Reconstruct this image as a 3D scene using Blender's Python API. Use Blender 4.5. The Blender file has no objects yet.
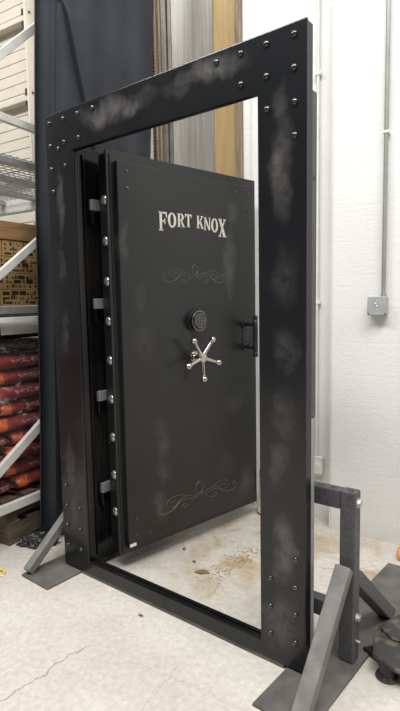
import bpy, bmesh, math, random
from mathutils import Vector, Matrix
random.seed(7)
sc = bpy.context.scene
col = sc.collection

# ---------------------------------------------------------------- camera
F_PX, PITCH, ROLL, CAM_H = 520.0, 0.1033, -0.0181, 1.4627
fw = Vector((0, math.cos(PITCH), -math.sin(PITCH)))
rt = Vector((1, 0, 0)); up = rt.cross(fw)
rt2 = math.cos(ROLL)*rt + math.sin(ROLL)*up
up2 = -math.sin(ROLL)*rt + math.cos(ROLL)*up
cam = bpy.data.cameras.new('camera'); cam_o = bpy.data.objects.new('camera', cam); col.objects.link(cam_o)
cam.sensor_fit = 'VERTICAL'; cam.sensor_height = 24.0; cam.lens = F_PX*24.0/711.0
cam.clip_start = 0.05
M = Matrix((rt2, up2, -fw)).transposed().to_4x4(); M.translation = Vector((0, 0, CAM_H))
cam_o.matrix_world = M
sc.camera = cam_o

# ---------------------------------------------------------------- world, lights, exposure
w = bpy.data.worlds.new('world'); sc.world = w; w.use_nodes = True
w.node_tree.nodes['Background'].inputs[0].default_value = (0.93, 0.96, 1.0, 1)
w.node_tree.nodes['Background'].inputs[1].default_value = 0.20
sc.view_settings.view_transform = 'Standard'; sc.view_settings.look = 'None'
sc.view_settings.gamma = 1.0; sc.view_settings.use_curve_mapping = False
sc.view_settings.exposure = 0.0

def area(name, loc, target, sx, sy, power, color=(1, 0.985, 0.965)):
    l = bpy.data.lights.new(name, 'AREA'); l.shape = 'RECTANGLE'; l.size = sx; l.size_y = sy
    l.energy = power; l.color = color
    o = bpy.data.objects.new(name, l); col.objects.link(o); o.location = loc
    d = Vector(target) - Vector(loc); o.rotation_euler = d.to_track_quat('-Z', 'Y').to_euler()
    return o
area('unseen_overhead_light', (1.2, -0.6, 7.0), (0.6, 1.4, 0), 3.0, 0.8, 320)
area('unseen_overhead_light', (-1.8, -0.8, 7.0), (-1.0, 1.8, 0), 3.0, 0.8, 285)
area('unseen_overhead_light', (4.4, -1.6, 7.0), (2.6, 0.6, 0), 3.0, 0.8, 125)
area('unseen_overhead_light', (-3.4, 2.0, 6.0), (-2.4, 4.2, 1.5), 2.4, 0.8, 170)  # unseen lamp added at back left to brighten the siding

# ---------------------------------------------------------------- helpers
class MB:
    """collects geometry for one mesh"""
    def __init__(self): self.v = []; self.f = []; self.m = []
    def add(self, vs, fs, mi=0):
        n = len(self.v); self.v += [tuple(p) for p in vs]
        for f in fs: self.f.append([i+n for i in f]); self.m.append(mi)
    def box(self, x0, x1, y0, y1, z0, z1, mi=0):
        vs = [(x, y, z) for z in (z0, z1) for y in (y0, y1) for x in (x0, x1)]
        self.add(vs, [(0,2,3,1),(4,5,7,6),(0,1,5,4),(2,6,7,3),(0,4,6,2),(1,3,7,5)], mi)
    def beam(self, p, q, wa, wb, side=(0,0,1), mi=0):
        """rectangular bar from p to q; wb measured along side, wa across"""
        p = Vector(p); q = Vector(q); a = (q-p).normalized(); s = Vector(side)
        s = (s - a*s.dot(a)).normalized(); t = a.cross(s)
        vs = [e + t*(wa/2*i) + s*(wb/2*j) for e in (p, q) for i, j in ((-1,-1),(1,-1),(1,1),(-1,1))]
        self.add(vs, [(3,2,1,0),(4,5,6,7),(0,1,5,4),(1,2,6,5),(2,3,7,6),(3,0,4,7)], mi)
    def cyl(self, p, q, r, r2=None, n=16, mi=0, cap=True):
        p = Vector(p); q = Vector(q); r2 = r if r2 is None else r2; a = (q-p).normalized()
        s = a.orthogonal().normalized(); t = a.cross(s)
        vs = [e + (s*math.cos(2*math.pi*k/n) + t*math.sin(2*math.pi*k/n))*rr for e, rr in ((p, r), (q, r2)) for k in range(n)]
        fs = [(k, (k+1) % n, n+(k+1) % n, n+k) for k in range(n)]
        if cap: fs += [tuple(reversed(range(n))), tuple(range(n, 2*n))]
        self.add(vs, fs, mi)
    def lathe(self, c, axis, prof, n=24, mi=0):
        """prof: (radius, height along axis)"""
        c = Vector(c); a = Vector(axis).normalized(); s = a.orthogonal().normalized(); t = a.cross(s)
        vs = []
        for r, h in prof:
            for k in range(n):
                an = 2*math.pi*k/n; vs.append(c + a*h + (s*math.cos(an)+t*math.sin(an))*max(r, 1e-5))
        fs = []
        for i in range(len(prof)-1):
            for k in range(n):
                fs.append((i*n+k, i*n+(k+1) % n, (i+1)*n+(k+1) % n, (i+1)*n+k))
        fs += [tuple(reversed(range(n))), tuple(range((len(prof)-1)*n, len(prof)*n))]
        self.add(vs, fs, mi)
    def prism(self, pts, d0, d1, axis='y', mi=0):
        """polygon in the two other axes, extruded along axis"""
        n = len(pts)
        def P(a, b, d): return (a, d, b) if axis == 'y' else ((a, b, d) if axis == 'z' else (d, a, b))
        vs = [P(a, b, d0) for a, b in pts] + [P(a, b, d1) for a, b in pts]
        fs = [tuple(range(n)), tuple(reversed(range(n, 2*n)))] + [(k, n+k, n+(k+1) % n, (k+1) % n) for k in range(n)]
        self.add(vs, fs, mi)
    def ring(self, x0, x1, z0, z1, a0, a1, b0, b1, y0, y1, mi=0):
        o = [(x0,z0),(x1,z0),(x1,z1),(x0,z1)]; i = [(a0,b0),(a1,b0),(a1,b1),(a0,b1)]
        vs = [(x, y, z) for y in (y0, y1) for x, z in o+i]
        fs = []
        for k in range(4):
            j = (k+1) % 4
            fs += [(k, j, 4+j, 4+k), (8+k, 12+k, 12+j, 8+j), (k, 8+k, 8+j, j), (4+k, 4+j, 12+j, 12+k)]
        self.add(vs, fs, mi)
    def tube(self, pts, r, n=6, mi=0):
        pts = [Vector(p) for p in pts]; k0 = len(self.v); N = len(pts); prev = None
        for i, p in enumerate(pts):
            a = (pts[min(i+1, N-1)] - pts[max(i-1, 0)]).normalized()
            s = a.orthogonal().normalized() if prev is None else (prev - a*prev.dot(a)).normalized()
            prev = s; t = a.cross(s)
            rr = r(i/(N-1)) if callable(r) else r
            for k in range(n):
                an = 2*math.pi*k/n; self.v.append(tuple(p+(s*math.cos(an)+t*math.sin(an))*rr))
        for i in range(N-1):
            for k in range(n):
                self.f.append([k0+i*n+k, k0+i*n+(k+1) % n, k0+(i+1)*n+(k+1) % n, k0+(i+1)*n+k]); self.m.append(mi)
        self.f.append([k0+k for k in reversed(range(n))]); self.m.append(mi)
        self.f.append([k0+(N-1)*n+k for k in range(n)]); self.m.append(mi)
    def build(self, name, mats, parent=None, bevel=0, seg=2, smooth=False, subsurf=0):
        me = bpy.data.meshes.new(name); me.from_pydata(self.v, [], self.f); me.update()
        bm = bmesh.new(); bm.from_mesh(me); bmesh.ops.recalc_face_normals(bm, faces=bm.faces); bm.to_mesh(me); bm.free()
        if not isinstance(mats, (list, tuple)): mats = [mats]
        for m_ in mats: me.materials.append(m_)
        for p, mi in zip(me.polygons, self.m): p.material_index = mi; p.use_smooth = smooth
        o = bpy.data.objects.new(name, me); col.objects.link(o)
        if parent: o.parent = parent
        if bevel:
            b = o.modifiers.new('bevel', 'BEVEL'); b.width = bevel; b.segments = seg; b.limit_method = 'ANGLE'; b.angle_limit = math.radians(40)
            b.harden_normals = False
        if subsurf:
            s = o.modifiers.new('subsurf', 'SUBSURF'); s.levels = subsurf; s.render_levels = subsurf
        if smooth and (bevel or not subsurf):
            try:
                me.set_sharp_from_angle(angle=math.radians(40))
            except Exception: pass
        return o

def tag(o, label=None, cat=None, group=None, kind=None):
    if label: o['label'] = label
    if cat: o['category'] = cat
    if group: o['group'] = group
    if kind: o['kind'] = kind
    return o
def thing(name, loc, rz, label, cat, group=None):
    o = bpy.data.objects.new(name, None); col.objects.link(o); o.location = loc; o.rotation_euler = (0, 0, rz)
    o.empty_display_size = 0.1
    return tag(o, label, cat, group, 'thing')

# node helper
class N:
    def __init__(self, name):
        self.m = bpy.data.materials.new(name); self.m.use_nodes = True; self.nt = self.m.node_tree
        self.b = self.nt.nodes['Principled BSDF']
        self.tc = self.nt.nodes.new('ShaderNodeTexCoord')
    def n(self, t, **kw):
        x = self.nt.nodes.new(t)
        for k, v in kw.items():
            if k.startswith('i_'): x.inputs[k[2:]].default_value = v
            else: setattr(x, k, v)
        return x
    def l(self, a, b): self.nt.links.new(a, b)
    def co(self, kind='Object'): return self.tc.outputs[kind]
    def world(self):
        g = self.n('ShaderNodeNewGeometry'); return g.outputs['Position']
    def noise(self, scale, detail=4, co=None, rough=0.55, stretch=None, dist=0.0):
        x = self.n('ShaderNodeTexNoise'); x.inputs['Scale'].default_value = scale; x.inputs['Detail'].default_value = detail
        x.inputs['Roughness'].default_value = rough; x.inputs['Distortion'].default_value = dist
        c = co or self.co()
        if stretch:
            mp = self.n('ShaderNodeMapping'); mp.inputs['Scale'].default_value = stretch; self.l(c, mp.inputs[0]); c = mp.outputs[0]
        self.l(c, x.inputs['Vector']); return x.outputs['Fac']
    def ramp(self, fac, stops, interp='LINEAR'):
        r = self.n('ShaderNodeValToRGB'); r.color_ramp.interpolation = interp
        e = r.color_ramp.elements
        while len(e) < len(stops): e.new(0.5)
        for k, (p, c) in enumerate(stops):
            e[k].position = p; e[k].color = (c, c, c, 1) if isinstance(c, (int, float)) else (*c, 1)
        self.l(fac, r.inputs[0]); return r.outputs[0]
    def math(self, op, a, b=None, clamp=False):
        x = self.n('ShaderNodeMath', operation=op); x.use_clamp = clamp
        for i, v in enumerate((a, b)):
            if v is None: continue
            if isinstance(v, (int, float)): x.inputs[i].default_value = v
            else: self.l(v, x.inputs[i])
        return x.outputs[0]
    def mix(self, fac, a, b):
        x = self.n('ShaderNodeMix', data_type='RGBA')
        for s, v in ((x.inputs[0], fac), (x.inputs[6], a), (x.inputs[7], b)):
            if isinstance(v, tuple): s.default_value = (*v, 1)
            elif isinstance(v, (int, float)): s.default_value = v
            else: self.l(v, s)
        return x.outputs[2]
    def sep(self, co):
        x = self.n('ShaderNodeSeparateXYZ'); self.l(co, x.inputs[0]); return x.outputs
    def bump(self, h, strength=0.3, dist=0.01):
        x = self.n('ShaderNodeBump'); x.inputs['Strength'].default_value = strength; x.inputs['Distance'].default_value = dist
        self.l(h, x.inputs['Height']); self.l(x.outputs[0], self.b.inputs['Normal'])
    def set(self, **kw):
        for k, v in kw.items():
            k = k.replace('_', ' ').replace('Specular IOR Level', 'Specular IOR Level')
            s = self.b.inputs[k]
            if isinstance(v, tuple): s.default_value = (*v, 1)
            elif isinstance(v, (int, float)): s.default_value = v
            else: self.l(v, s)
    def blob(self, xs, zs, cx, cz, rx, rz):
        a = self.math('DIVIDE', self.math('SUBTRACT', xs, cx), rx); b = self.math('DIVIDE', self.math('SUBTRACT', zs, cz), rz)
        d = self.math('ADD', self.math('MULTIPLY', a, a), self.math('MULTIPLY', b, b))
        return self.math('SUBTRACT', 1.0, d, clamp=True)

def simple(name, c, rough=0.5, metal=0.0, var=0.12, scale=30, bump=0.0):
    k = N(name); f = k.noise(scale, 4)
    lo = tuple(x*(1-var) for x in c); hi = tuple(min(1, x*(1+var)) for x in c)
    k.set(Base_Color=k.ramp(f, [(0.3, lo), (0.7, hi)]), Roughness=rough, Metallic=metal)
    if bump: k.bump(k.noise(scale*3, 5), bump, 0.004)
    return k.m

def worn_black(name, base, blobs, rough, dust=(0.16, 0.15, 0.14), amt=0.8, streak=(1, 1, 1), spec=0.5):
    """black painted steel with rubbed, dusty smears where the photograph has them"""
    k = N(name); s0 = k.sep(k.co()); tot = None
    wx = k.math('MULTIPLY', k.math('SUBTRACT', k.noise(7, 4), 0.5), 0.13); wz = k.math('MULTIPLY', k.math('SUBTRACT', k.noise(5, 4, stretch=(1.3, 1, 0.8)), 0.5), 0.22)
    s = [k.math('ADD', s0[0], wx), None, k.math('ADD', s0[2], wz)]
    for b in blobs:
        v = k.blob(s[0], s[2], b[0], b[1], b[2]*1.15, b[3]*1.15); v = k.math('MULTIPLY', k.math('POWER', v, 1.6), b[4])
        tot = v if tot is None else k.math('MAXIMUM', tot, v)
    nz = k.ramp(k.noise(11, 7, stretch=streak, rough=0.7), [(0.30, 0), (0.70, 1)])
    fac = k.math('MULTIPLY', k.math('MULTIPLY', tot, nz), amt, clamp=True)
    fine = k.ramp(k.noise(3.5, 5, rough=0.6), [(0.40, 0), (0.75, 0.035)])
    fac2 = k.math('ADD', fac, fine, clamp=True)
    k.set(Base_Color=k.mix(fac2, base, dust), Roughness=k.math('ADD', rough, k.math('MULTIPLY', fac2, 0.35)), Specular_IOR_Level=spec)
    return k.m

# ---------------------------------------------------------------- materials
k = N('painted_block_wall')
wp = k.world(); z = k.sep(wp)[2]
nz = k.noise(2.0, 5, co=wp)
brick = k.n('ShaderNodeTexBrick'); brick.inputs['Scale'].default_value = 1.0; brick.inputs['Brick Width'].default_value = 0.4
brick.inputs['Row Height'].default_value = 0.2; brick.inputs['Mortar Size'].default_value = 0.006; brick.inputs['Mortar Smooth'].default_value = 0.6
brick.inputs['Color1'].default_value = (1,1,1,1); brick.inputs['Color2'].default_value = (1,1,1,1); brick.inputs['Mortar'].default_value = (0,0,0,1)
cb = k.n('ShaderNodeCombineXYZ'); so = k.sep(k.co()); k.l(so[0], cb.inputs[0]); k.l(so[2], cb.inputs[1]); k.l(cb.outputs[0], brick.inputs['Vector'])
h = k.math('ADD', k.math('MULTIPLY', brick.outputs[0], 0.12), k.noise(28, 6, stretch=(1, 1, 2.2)))
c1 = k.ramp(nz, [(0.3, (0.74, 0.74, 0.715)), (0.7, (0.80, 0.80, 0.78))])
sp = k.ramp(k.noise(14, 3, co=wp), [(0.0, 0), (0.735, 0), (0.77, 1)])
base_dirt = k.math('MULTIPLY', k.ramp(z, [(0.0, 0.55), (0.12, 0.0)]), k.noise(9, 4, co=wp))
c2 = k.mix(k.math('MULTIPLY', sp, 0.35), c1, (0.5, 0.42, 0.33))
c3 = k.mix(base_dirt, c2, (0.42, 0.34, 0.24))
k.set(Base_Color=c3, Roughness=0.6); k.bump(h, 0.22, 0.010)
MAT_WALL = k.m

k = N('concrete_floor')
wp = k.world(); s = k.sep(wp)
base = k.ramp(k.noise(1.6, 7, co=wp, rough=0.62), [(0.3, (0.49, 0.455, 0.40)), (0.52, (0.575, 0.54, 0.485)), (0.72, (0.64, 0.61, 0.555))])
fine = k.ramp(k.noise(38, 5, co=wp, rough=0.7), [(0.3, 0.78), (0.7, 1.06)])
mul = k.n('ShaderNodeMix', data_type='RGBA', blend_type='MULTIPLY'); mul.inputs[0].default_value = 1.0
k.l(base, mul.inputs[6]); k.l(fine, mul.inputs[7]); cc = mul.outputs[2]
# ochre rust stains towards the wall
ba = k.blob(s[0], s[1], 0.35, 3.0, 0.75, 0.55); bb = k.blob(s[0], s[1], 0.95, 2.6, 0.5, 0.6); bc = k.blob(s[0], s[1], 0.1, 2.7, 0.5, 0.4)
bl = k.math('MAXIMUM', k.math('MAXIMUM', ba, bb), bc)
rn = k.ramp(k.noise(4.2, 7, co=wp, rough=0.66, dist=0.6), [(0.44, 0), (0.66, 1)])
cc = k.mix(k.math('MULTIPLY', k.math('MULTIPLY', bl, rn), 0.95, clamp=True), cc, (0.36, 0.255, 0.125))
# cracks: straight runs bent by noise
def seg(ax, ay, bx, by, wd, st):
    L = math.hypot(bx-ax, by-ay); ux, uy = (bx-ax)/L, (by-ay)/L
    wob = k.math('MULTIPLY', k.math('SUBTRACT', k.noise(9, 4, co=wp), 0.5), 0.10)
    dx = k.math('SUBTRACT', s[0], ax); dy = k.math('SUBTRACT', s[1], ay)
    t = k.math('ADD', k.math('MULTIPLY', dx, ux), k.math('MULTIPLY', dy, uy))
    n_ = k.math('ADD', k.math('SUBTRACT', k.math('MULTIPLY', dy, ux), k.math('MULTIPLY', dx, uy)), wob)
    line = k.math('SUBTRACT', 1.0, k.math('DIVIDE', k.math('ABSOLUTE', n_), wd), clamp=True)
    inside = k.math('MULTIPLY', k.math('GREATER_THAN', t, 0.0), k.math('LESS_THAN', t, L))
    return k.math('MULTIPLY', k.math('MULTIPLY', line, inside), st)
cr = None
for q in ((-0.82,1.72,-0.50,2.10,0.006,0.8), (-0.28,1.66,-0.10,1.97,0.004,0.35), (-0.30,2.0,0.15,1.72,0.004,0.3),
          (0.02,2.45,0.28,2.95,0.006,0.7), (-0.75,2.45,-0.3,2.2,0.004,0.3), (0.5,2.75,0.95,2.62,0.006,0.7), (0.62,1.55,0.95,1.9,0.004,0.4)):
    v = seg(*q); cr = v if cr is None else k.math('MAXIMUM', cr, v)
cc = k.mix(cr, cc, (0.24, 0.19, 0.12))
spk = k.ramp(k.noise(70, 2, co=wp), [(0.0, 0), (0.70, 0), (0.76, 1)])
cc = k.mix(k.math('MULTIPLY', spk, 0.45), cc, (0.22, 0.17, 0.12))
k.set(Base_Color=cc, Roughness=0.72, Specular_IOR_Level=0.3); k.bump(k.math('ADD', k.noise(30, 6, co=wp), k.math('MULTIPLY', cr, -0.6)), 0.25, 0.006)
MAT_FLOOR = k.m

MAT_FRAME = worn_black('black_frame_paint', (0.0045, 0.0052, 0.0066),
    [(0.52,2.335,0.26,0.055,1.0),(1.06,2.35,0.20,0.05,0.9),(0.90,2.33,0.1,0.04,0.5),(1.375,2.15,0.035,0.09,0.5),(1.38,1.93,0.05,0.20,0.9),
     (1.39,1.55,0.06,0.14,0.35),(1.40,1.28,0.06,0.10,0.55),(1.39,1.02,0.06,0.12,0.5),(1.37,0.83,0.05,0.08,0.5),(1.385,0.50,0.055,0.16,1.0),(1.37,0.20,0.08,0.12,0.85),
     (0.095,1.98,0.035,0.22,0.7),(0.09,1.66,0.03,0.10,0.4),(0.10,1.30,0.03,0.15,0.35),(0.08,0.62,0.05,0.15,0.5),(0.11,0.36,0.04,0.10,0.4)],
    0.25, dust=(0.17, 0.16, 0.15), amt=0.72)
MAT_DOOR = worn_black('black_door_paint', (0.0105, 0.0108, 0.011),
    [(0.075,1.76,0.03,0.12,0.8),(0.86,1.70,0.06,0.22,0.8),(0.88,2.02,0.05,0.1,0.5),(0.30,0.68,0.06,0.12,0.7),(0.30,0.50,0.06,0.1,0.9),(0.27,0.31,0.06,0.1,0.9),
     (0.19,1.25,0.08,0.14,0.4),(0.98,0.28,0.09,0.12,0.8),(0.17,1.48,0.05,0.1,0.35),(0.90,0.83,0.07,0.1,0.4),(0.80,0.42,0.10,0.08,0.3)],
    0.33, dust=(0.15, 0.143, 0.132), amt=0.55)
MAT_EDGE = worn_black('black_edge_paint', (0.0028, 0.0028, 0.003), [(0.0, 0.6, 3, 0.6, 0.25), (0.0, 1.7, 3, 0.5, 0.15)], 0.2, dust=(0.15,0.14,0.13), amt=0.7, streak=(6,6,0.35), spec=0.25)
MAT_STAND = simple('textured_grey_steel_paint', (0.075, 0.075, 0.078), 0.55, 0.0, 0.25, 60, 0.5)
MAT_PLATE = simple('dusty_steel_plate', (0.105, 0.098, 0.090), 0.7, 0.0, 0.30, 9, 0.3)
MAT_DUSTY = simple('dusty_grey_steel', (0.17, 0.163, 0.155), 0.65, 0.0, 0.22, 14, 0.3)
MAT_CHROME = simple('chrome', (0.50, 0.49, 0.48), 0.22, 1.0, 0.05, 20)
MAT_LBOLT = simple('satin_chrome', (0.42, 0.42, 0.41), 0.22, 0.75, 0.1, 20)
MAT_NICKEL = simple('dark_nickel', (0.55, 0.51, 0.46), 0.20, 1.0, 0.1, 20)
MAT_BOLT = simple('black_oxide_bolt', (0.10, 0.10, 0.10), 0.22, 0.9, 0.2, 80)
MAT_BRUSH = simple('brushed_steel', (0.50, 0.50, 0.50), 0.42, 0.7, 0.12, 50)
MAT_BLACK = simple('black_plastic', (0.010, 0.010, 0.011), 0.35, 0, 0.2)
MAT_LETTER = simple('silver_lettering', (0.64, 0.61, 0.56), 0.35, 0.35, 0.12, 25)
MAT_SCROLL = simple('tarnished_silver_line', (0.11, 0.10, 0.088), 0.4, 0.2, 0.2, 25)
MAT_WHITE = simple('white_paint', (0.74, 0.74, 0.71), 0.5, 0, 0.06, 12, 0.2)
MAT_GALV = simple('galvanised_steel', (0.42, 0.43, 0.44), 0.40, 0.5, 0.15, 25)
MAT_GREYBOX = simple('grey_junction_box_paint', (0.36, 0.37, 0.37), 0.45, 0, 0.10, 25)
MAT_RACK = simple('white_rack_paint', (0.62, 0.61, 0.57), 0.45, 0, 0.10, 12)
MAT_CHANNEL = simple('grey_channel_steel', (0.06, 0.06, 0.063), 0.45, 0, 0.15, 20)
MAT_CHANNEL2 = simple('pale_channel_steel', (0.30, 0.30, 0.30), 0.45, 0.2, 0.15, 20)  # lower channel piece, paler grey than the upper one
MAT_STICK = simple('white_sticker_paper', (0.8, 0.8, 0.8), 0.6, 0, 0.03)
MAT_KEY = simple('grey_keypad_face', (0.10, 0.10, 0.105), 0.3, 0.2, 0.1)
MAT_LEAF = simple('dry_leaf', (0.20, 0.12, 0.06), 0.8, 0, 0.3, 60)
MAT_STRAW = simple('dry_straw_chips', (0.42, 0.30, 0.15), 0.8, 0, 0.3, 60)
MAT_YELLOW = simple('yellow_strap_plastic', (0.75, 0.62, 0.05), 0.5, 0, 0.1)
MAT_ORANGE = simple('orange_paint', (0.62, 0.24, 0.06), 0.55, 0, 0.15, 20)
MAT_RED = simple('red_plastic', (0.35, 0.02, 0.02), 0.4, 0, 0.1)
MAT_SIDING = simple('cream_door_section', (0.60, 0.55, 0.46), 0.55, 0, 0.06, 8)
MAT_RUBBER = simple('roller_rubber', (0.05, 0.045, 0.04), 0.6, 0.3, 0.3, 60)
MAT_JACK = N('worn_black_jack_paint')
_k = MAT_JACK; f_ = _k.ramp(_k.noise(16, 6), [(0.50, 0), (0.62, 1)])
_k.set(Base_Color=_k.mix(f_, (0.030, 0.030, 0.031), (0.12, 0.09, 0.065)), Roughness=0.55); _k.bump(_k.noise(60, 4), 0.4, 0.003); MAT_JACK = _k.m

def wood(name, a, b, sc_=(1.5, 1.5, 14), rough=0.7):
    k = N(name); f = k.noise(3.0, 6, stretch=sc_, rough=0.6)
    k.set(Base_Color=k.ramp(f, [(0.3, a), (0.7, b)]), Roughness=rough); k.bump(f, 0.2, 0.003); return k.m
MAT_PALLET = wood('weathered_pallet_wood', (0.045, 0.035, 0.025), (0.17, 0.13, 0.09), (1.5, 1.5, 14))
MAT_BOARD = wood('brown_board', (0.20, 0.11, 0.045), (0.32, 0.19, 0.08), (1.5, 1.5, 14))
MAT_OCHRE = wood('ochre_board', (0.36, 0.245, 0.10), (0.46, 0.325, 0.15), (14, 14, 0.8), 0.6)
MAT_TRIMWOOD = wood('brown_trim_wood', (0.13, 0.09, 0.06), (0.32, 0.25, 0.17), (20, 20, 1.2))
k = N('dusty_plastic_sheet'); f = k.noise(4, 5, stretch=(14, 14, 0.6))
k.set(Base_Color=k.ramp(f, [(0.3, (0.24, 0.225, 0.20)), (0.7, (0.33, 0.315, 0.285))]), Roughness=0.32); k.bump(f, 0.3, 0.01); MAT_PLASTIC = k.m

k = N('black_curtain_cloth'); f = k.noise(3.0, 6, rough=0.6)
spk = k.ramp(k.noise(160, 2), [(0.0, 0), (0.70, 0), (0.78, 1)])
cc = k.mix(k.math('MULTIPLY', spk, 0.3), k.ramp(f, [(0.3, (0.022, 0.026, 0.032)), (0.7, (0.036, 0.041, 0.049))]), (0.12, 0.13, 0.14))
k.set(Base_Color=cc, Roughness=0.62, Specular_IOR_Level=0.35); k.bump(k.noise(14, 6), 0.35, 0.01); MAT_CURTAIN = k.m

k = N('printed_bag_plastic')   # dark red sacks, orange towards one end, in object space
s = k.sep(k.co())
edge = k.math('ADD', s[1], k.math('MULTIPLY', k.math('SUBTRACT', k.noise(18, 4), 0.5), 0.09))
org = k.math('LESS_THAN', edge, 0.105)
tip = k.math('LESS_THAN', s[1], 0.016)
redc = k.ramp(k.noise(8, 6, rough=0.65), [(0.30, (0.08, 0.012, 0.012)), (0.55, (0.20, 0.024, 0.022)), (0.75, (0.30, 0.06, 0.05))])
orgc = k.ramp(k.noise(26, 5), [(0.35, (0.42, 0.06, 0.02)), (0.65, (0.70, 0.18, 0.06))])
wt = k.math('MULTIPLY', k.math('MULTIPLY', k.math('GREATER_THAN', k.noise(40, 3, stretch=(1, 1, 3)), 0.56), k.math('GREATER_THAN', s[1], 0.20)),
            k.math('LESS_THAN', k.math('ABSOLUTE', k.math('SUBTRACT', s[2], 0.055)), 0.011))
cc = k.mix(org, redc, orgc); cc = k.mix(tip, cc, (0.06, 0.02, 0.015)); cc = k.mix(k.math('MULTIPLY', wt, 0.6), cc, (0.55, 0.5, 0.47))
k.set(Base_Color=cc, Roughness=0.28, Specular_IOR_Level=0.6); k.bump(k.noise(14, 4, dist=0.6), 0.35, 0.012); MAT_BAG = k.m
k = N('dark_bag_plastic'); k.set(Base_Color=k.ramp(k.noise(7, 5), [(0.3, (0.012, 0.010, 0.010)), (0.75, (0.07, 0.03, 0.028))]), Roughness=0.12, Specular_IOR_Level=0.7)
k.bump(k.noise(9, 3, dist=1.5), 1.0, 0.06); MAT_DARKBAG = k.m
k = N('crumpled_black_plastic'); k.set(Base_Color=(0.02, 0.02, 0.021), Roughness=0.3); k.bump(k.noise(25, 5), 0.8, 0.02); MAT_CRUMPLE = k.m
MAT_CARD = simple('brown_cardboard', (0.36, 0.225, 0.09), 0.75, 0, 0.12, 14)
MAT_INK = simple('black_print_ink', (0.018, 0.014, 0.010), 0.7, 0, 0.1)
k = N('clear_stretch_film')
k.set(Base_Color=(0.95, 0.97, 1.0), Roughness=0.12, Specular_IOR_Level=0.8, Alpha=k.ramp(k.noise(6, 6, stretch=(1, 1, 2), dist=2.5), [(0.56, 0.01), (0.66, 0.05), (0.78, 0.3)]))
k.bump(k.noise(12, 4, dist=2), 1.0, 0.03); MAT_FILM = k.m

# ---------------------------------------------------------------- setting
WR = math.atan2(-0.533, 0.846)         # wall direction
WO = Vector((0.98, 3.088, 0))
wroot = lambda o: (setattr(o, 'location', WO), setattr(o, 'rotation_euler', (0, 0, WR)))
def wall_pt(s, d, z=0):
    return WO + Vector((math.cos(WR), math.sin(WR), 0))*s + Vector((-math.sin(WR), math.cos(WR), 0))*d + Vector((0, 0, z))
def struct(name, mb, mats, bevel=0):
    o = mb.build(name, mats, None, bevel); o['kind'] = 'structure'; return o

b = MB(); b.box(-6, 8, -6, 7.5, -0.1, 0.0); struct('floor', b, MAT_FLOOR)
b = MB(); b.box(-0.195, 6.5, 0, 0.35, 0, 5.2); wroot(struct('wall_right', b, MAT_WALL))
# wall behind: set back 0.13 m, openings filled by the panelled door and the overhead door
b = MB()
b.box(-0.86, -0.196, 0.13, 0.35, 0, 5.2)
b.box(-1.60, -0.86, 0.13, 0.35, 4.3, 5.2)
b.box(-2.83, -1.60, 0.13, 0.35, 0, 5.2)
b.box(-7.0, -2.83, 0.13, 0.35, 4.9, 5.2)
wroot(struct('wall_back', b, MAT_WALL))
b = MB(); b.box(-0.56, -0.535, 0.118, 0.129, 0.0, 5.1); b.box(-0.80, -0.788, 0.122, 0.129, 0, 5.1)
wroot(struct('trim_1', b, MAT_WHITE, 0.003))
b = MB(); b.box(-0.32, -0.196, 0.02, 0.13, 0.0, 5.1); b2 = b
b2 = MB(); b2.box(-0.21, -0.197, 0.006, 0.129, 0.0, 5.1); wroot(struct('trim_2', b2, MAT_WHITE, 0.003))

# tall boarded door seen above the vault door
d1 = bpy.data.objects.new('door_1', None); col.objects.link(d1); wroot(d1); d1['kind'] = 'structure'
b = MB(); b.box(-1.60, -1.555, 0.10, 0.20, 0, 4.3); b.box(-1.55, -1.53, 0.12, 0.20, 0, 4.3); b.box(-0.905, -0.861, 0.10, 0.20, 0, 4.3); b.box(-1.60, -0.861, 0.10, 0.20, 4.2, 4.3)
b.build('door_frame', MAT_TRIMWOOD, d1, 0.004)
b = MB(); b.box(-1.528, -1.505, 0.13, 0.2, 0, 4.2); b.box(-1.500, -1.475, 0.115, 0.2, 0, 4.2); b.box(-1.470, -1.44, 0.13, 0.2, 0, 4.2)
b.build('track', simple('dull_grey_brown_metal', (0.15, 0.135, 0.12), 0.45, 0.4, 0.2, 12), d1, 0.003)
b = MB(); b.box(-1.12, -0.906, 0.15, 0.19, 0, 4.2); b.build('board', MAT_OCHRE, d1)
b = MB(); b.box(-1.438, -1.095, 0.135, 0.147, 0, 4.2); b.build('plastic_sheet', MAT_PLASTIC, d1)
b = MB()
for i in range(90):
    zz = 1.9 + i*0.026; b.box(-1.590, -1.572, 0.088, 0.099, zz, zz+0.014)
b.build('perforated_strap', MAT_RUBBER, d1)

# cream overhead door, its sections, track and rollers
d2 = bpy.data.objects.new('door_2', None); col.objects.link(d2); wroot(d2); d2['kind'] = 'structure'
for i in range(8):
    z0 = 0.06 + i*0.655
    b = MB()
    for j in range(7):
        b.box(-6.6, -2.905, 0.16, 0.20, z0+j*0.0935+0.005, z0+(j+1)*0.0935 - 0.001)
    b.box(-6.6, -2.905, 0.172, 0.205, z0, z0+0.654, 1)
    b.build('door_section', [MAT_SIDING, simple('section_groove', (0.20, 0.18, 0.15), 0.7, 0, 0.05) if i == 0 else bpy.data.materials['section_groove']], d2, 0.002)
    b = MB(); b.box(-6.6, -2.905, 0.085, 0.16, z0+0.55, z0+0.60); b.box(-6.6, -2.905, 0.125, 0.16, z0+0.60, z0+0.63)
    b.build('stiffening_rail', MAT_SIDING, d2, 0.006)
    b = MB(); b.lathe((-2.915, 0.095, z0+0.60), (1, 0, 0), [(0.012, -0.05), (0.014, 0.0), (0.040, 0.001), (0.040, 0.03), (0.012, 0.031), (0.012, 0.045)], 16)
    b.box(-2.98, -2.925, 0.10, 0.16, z0+0.52, z0+0.66)
    b.build('roller_hinge', MAT_RUBBER, d2, 0.002)
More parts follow.
